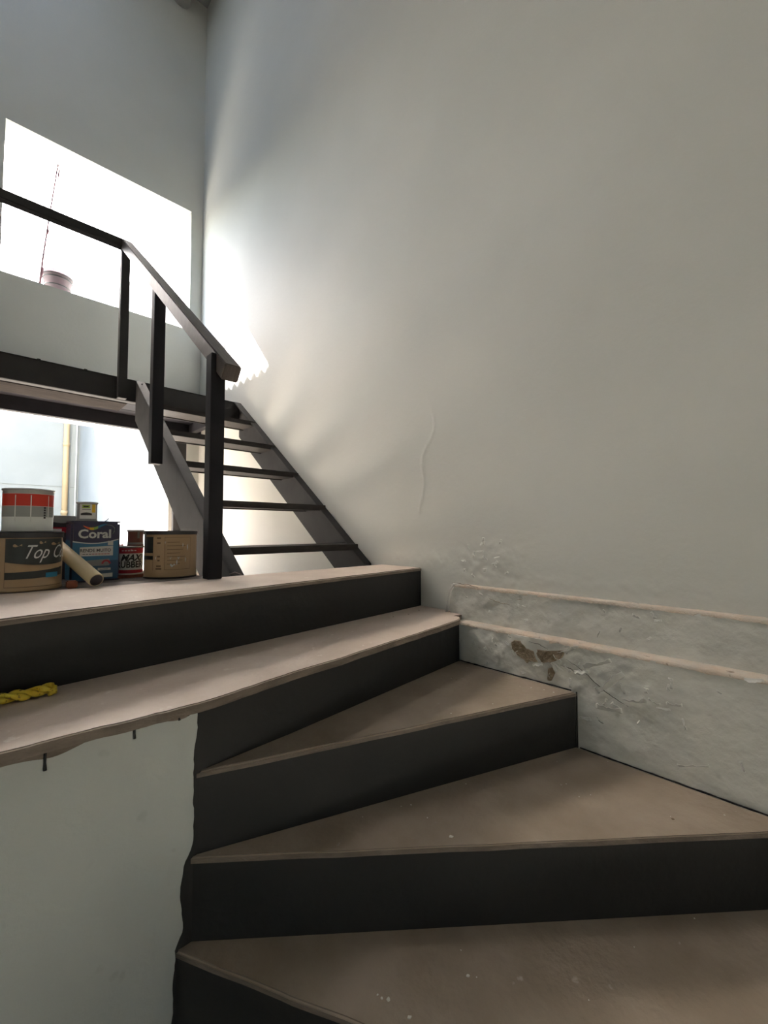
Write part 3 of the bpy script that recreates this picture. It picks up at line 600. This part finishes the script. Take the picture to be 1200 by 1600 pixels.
text(c8, 'lettering', 'RUBBER', TM['black'], f, -0.046, z0 + 0.036, 0.033, sx=0.80, align='LEFT', bold=0.0010, label='bold black lettering RUBBER')
for k in range(5): decal(c8, 'print_line', TM['white'], f, -0.026 + k * 0.010, -0.019 + k * 0.010, z0 + 0.0865, z0 + 0.0905, 0.0014, 3)
cx, cy, r = 0.440, 1.822, 0.026; z0 = LZ + 0.115
c9 = can('small_can', 'small brown can with pale lower band on top of the crimson banded can', cx, cy, z0, r, 0.060, TM['brown'], TM['tin'])
f = cyl_map(cx, cy, r, face(cx, cy)); decal(c9, 'pale_band', TM['grey'], f, -0.08, 0.08, z0 + 0.004, z0 + 0.013, n=24); decal(c9, 'pale_print', TM['grey'], f, 0.006, 0.014, z0 + 0.028, z0 + 0.052)
# crumpled red wrapping behind
b = MB(); bmesh.ops.create_icosphere(b.bm, subdivisions=4, radius=1)
for v in b.bm.verts:
    k = 1 + 0.28 * noise.fractal(v.co * 2.6, 0.8, 2, 4) - 0.15 * abs(noise.noise(v.co * 5)); v.co = Vector((v.co.x * 0.038 * k, v.co.y * 0.035 * k, v.co.z * 0.062 * k)) + Vector((0.405, 1.955, LZ + 0.064))
for f_ in b.bm.faces: f_.smooth = True
zmin = min(v.co.z for v in b.bm.verts)
for v in b.bm.verts: v.co.z = max(LZ, v.co.z - (zmin - LZ) - 0.004)
b.make('crumpled_wrapper', TM['bagred'], origin=(0.405, 1.955, LZ), label='crumpled red plastic wrapping behind the crimson banded can', cat='wrapper')
# cream tube leaning between the tins
A, Bq = Vector((0.268, 1.535, LZ + 0.0225)), Vector((0.194, 1.775, LZ + 0.125))
b = MB(); d = (Bq - A).normalized(); b.tube([A, A + d * 0.001, Bq - d * 0.001, Bq], [0.0205, 0.021, 0.021, 0.0205], 28)
tb = b.make('cardboard_tube', TM['tube'], origin=(A.x, A.y, LZ), label='cream cardboard tube leaning between the kraft can and the square blue tin', cat='tube')
b = MB(); b.tube([A - d * 0.0006, A + d * 0.0002], 0.0175, 24); b.make('bore_shade', TM['dark'], tb, label='dark disc for the shaded open end')  # tube is solid; dark disc stands in for shade inside its end
b = MB(); b.box(0.200, 0.226, 1.560, 1.592, LZ, LZ + 0.022, 0.003); b.make('brick_chip', TM['brick'], origin=(0.213, 1.575, LZ), label='small terracotta brick piece at the foot of the kraft can', cat='brick')

# bucket and stick in the upper opening
bo = empty('plastic_bucket', (0.415, 4.20, WZ0), 'pale pinkish plastic bucket standing on the sill of the upper opening', 'bucket')
b = MB(); b.lathe([(0.075, WZ0), (0.100, WZ0 + 0.155), (0.104, WZ0 + 0.155), (0.104, WZ0 + 0.165), (0.098, WZ0 + 0.165), (0.097, WZ0 + 0.155), (0.073, WZ0 + 0.004), (0.0001, WZ0 + 0.004)], 0.415, 4.20, 40); b.make('body', bk, bo)
for z, r_ in ((0.05, 0.084), (0.11, 0.094), (0.135, 0.098)):
    b = MB(); b.lathe([(r_, WZ0 + z), (r_ + 0.004, WZ0 + z + 0.002), (r_ + 0.003, WZ0 + z + 0.005), (r_ - 0.001, WZ0 + z + 0.006), (r_, WZ0 + z)], 0.415, 4.20, 40); b.make('ring', TM['grey'], bo)
so = empty('thin_stick', (0.30, 4.13, WZ0), 'thin flare-paled reddish stick leaning upright beside the bucket in the upper opening', 'stick')
b = MB(); b.tube([(0.298, 4.11, WZ0 + 0.004), (0.310, 4.112, WZ0 + 0.2), (0.340, 4.12, WZ0 + 0.55), (0.385, 4.13, WZ0 + 1.02)], [0.008, 0.006, 0.0045, 0.005], 8); b.make('shaft', TM['stick'], so)
for z, x, l in ((0.88, 0.386, 0.12), (0.42, 0.334, 0.05), (0.60, 0.350, 0.04), (0.05, 0.306, 0.10)):
    b = MB(); b.tube([(x, 4.118, WZ0 + z), (x + 0.004, 4.119, WZ0 + z + l * 0.5), (x + 0.010, 4.121, WZ0 + z + l)], [0.003, 0.006, 0.003], 6); b.make('knot', TM['stick'], so)

# yellow strap on the second tread
Z2 = -0.350
b = MB()
def sp(t, ph):
    return (0.128 - t * 0.32, 1.148 + 0.010 * math.sin(t * 26 + ph) - 0.01 * t, Z2 + 0.0135 + 0.006 * math.cos(t * 26 + ph))
b.tube([sp(k / 70, 0) for k in range(71)], [0.0055 + 0.0015 * math.sin(k * 0.7) for k in range(71)], 10)
ys_ = b.make('yellow_strap', TM['strap'], origin=(0.05, 1.17, Z2), label='twisted yellow strap lying on the second tread at the left edge', cat='strap')
for ph in (2.1, 4.2):
    b = MB(); b.tube([sp(k / 70 + 0.002, ph) for k in range(71)], [0.0050 + 0.0015 * math.sin(k * 0.9 + ph) for k in range(71)], 10); b.make('strand', TM['strap'], ys_)
b = MB(); b.tube([(0.122, 1.156, Z2 + 0.016), (0.131, 1.150, Z2 + 0.013), (0.130, 1.140, Z2 + 0.008), (0.120, 1.136, Z2 + 0.006)], [0.005, 0.006, 0.006, 0.004], 10); b.make('folded_end', TM['strap'], ys_)
# paint chips and grit on the treads
def chip_mesh(sd, r):
    b = bmesh.new(); rnd = random.Random(sd); n = 7; t = r * 0.28
    ring = [(r * rnd.uniform(0.6, 1.1) * math.cos(i * 2 * math.pi / n), r * rnd.uniform(0.5, 1.0) * math.sin(i * 2 * math.pi / n)) for i in range(n)]
    lo = [b.verts.new((x, y, 0)) for x, y in ring]; hi = [b.verts.new((x * .85, y * .85, t)) for x, y in ring]
    b.faces.new(hi); b.faces.new(lo[::-1])
    for i in range(n): b.faces.new((lo[i], lo[(i + 1) % n], hi[(i + 1) % n], hi[i]))
    me = bpy.data.meshes.new('paint_chip'); b.to_mesh(me); b.free(); me.materials.append(TM['chip']); return me
chips = [chip_mesh(k, 0.0035) for k in range(5)]
spots = [(-.525, 1.226, .927, .6), (-.525, 1.138, .706, .6), (-.525, 1.344, .687, 1.3), (-.525, 1.358, .650, 1.0), (-.525, 1.359, .618, 1.2), (-.525, .994, .753, .6), (-.525, 1.33, .72, .6),
 (-.70, .801, .609, 1.6), (-.70, .818, .748, .8), (-.70, .796, .762, .5), (-.70, .811, .688, .6), (-.70, .993, .703, .6), (-.70, 1.192, .511, .5), (-.70, 1.19, .446, .5), (-.70, 1.343, .187, .7), (-.70, 1.16, .464, .5),
 (-.70, 1.396, .471, .5), (-.70, 1.285, .578, .5), (-.70, 1.242, .278, .5), (-.70, .70, .80, .4), (-.875, .721, .509, 1.2), (-.875, .579, .588, 1.5), (-.875, .586, .541, 1.3), (-.875, .731, .496, .5), (-.875, .57, .608, .7), (-.875, .572, .598, .9),
 (-.875, 1.191, .226, .7), (-.875, .753, .549, .5), (-.875, .847, .328, .5), (-.875, 1.02, .30, .4)]
for i, (z, x, y, s_) in enumerate(spots):
    o = bpy.data.objects.new('paint_chip', chips[i % 5]); COL.objects.link(o); o.location = (x, y, z + H + 0.0003); o.scale = (s_, s_, s_); o.rotation_euler = (0, 0, i * 1.7)
    w = {-.525: 'third tread beside the bare brown wall patch', -.70: 'wide fourth tread from the top', -.875: 'lowest brown tread in view'}[z]
    if s_ == 1.6: tag(o, 'largest white paint chip near the rim of the wide fourth tread', 'paint chip', 'largest white paint chip')
    else: tag(o, 'tiny white paint chip on the ' + w, 'paint chip', 'white paint chips on the ' + w)
dk = chip_mesh(9, 0.004); dk.materials.clear(); dk.materials.append(M['cement'])
for i, (z, x, y, s_) in enumerate([(-.525, 1.226, .905, .8), (-.525, 1.235, .93, .7), (-.70, 1.235, .272, 1.0), (-.35, 1.30, 1.20, 1.0), (-.35, 1.22, 1.21, .8), (-.35, 1.40, 1.23, .9)]):
    o = bpy.data.objects.new('grit', dk); COL.objects.link(o); o.location = (x, y, z + H + 0.0003); o.scale = (s_, s_, s_); o.rotation_euler = (0, 0, i)
    w = {-.525: 'third tread from the top', -.70: 'wide fourth tread', -.35: 'second tread near the upper ledge'}[z]
    tag(o, 'small dark crumb of grit on the ' + w, 'grit', 'dark crumbs of grit on the ' + w)
# dark open joints where the treads meet the plastered ledge
for z, y0, y1 in ((-0.525, 0.585, 1.03), (-0.700, 0.06, 0.56), (-0.875, -0.60, 0.03)):
    b = MB(); b.tube([(XL + 0.0015, y0 + (y1 - y0) * k / 30, z + 0.0015 + 0.0008 * noise.noise(Vector((k * 0.9, z, 0)))) for k in range(31)], [0.0022 + 0.001 * noise.noise(Vector((k * 1.3, z, 4))) for k in range(31)], 6); b.make('joint', M['riser'], stair)
b = MB(); b.tube([(XL + 0.002, 0.568, -0.525 - 0.175 * k / 12) for k in range(13)], 0.0025, 6); b.make('joint', M['riser'], stair)
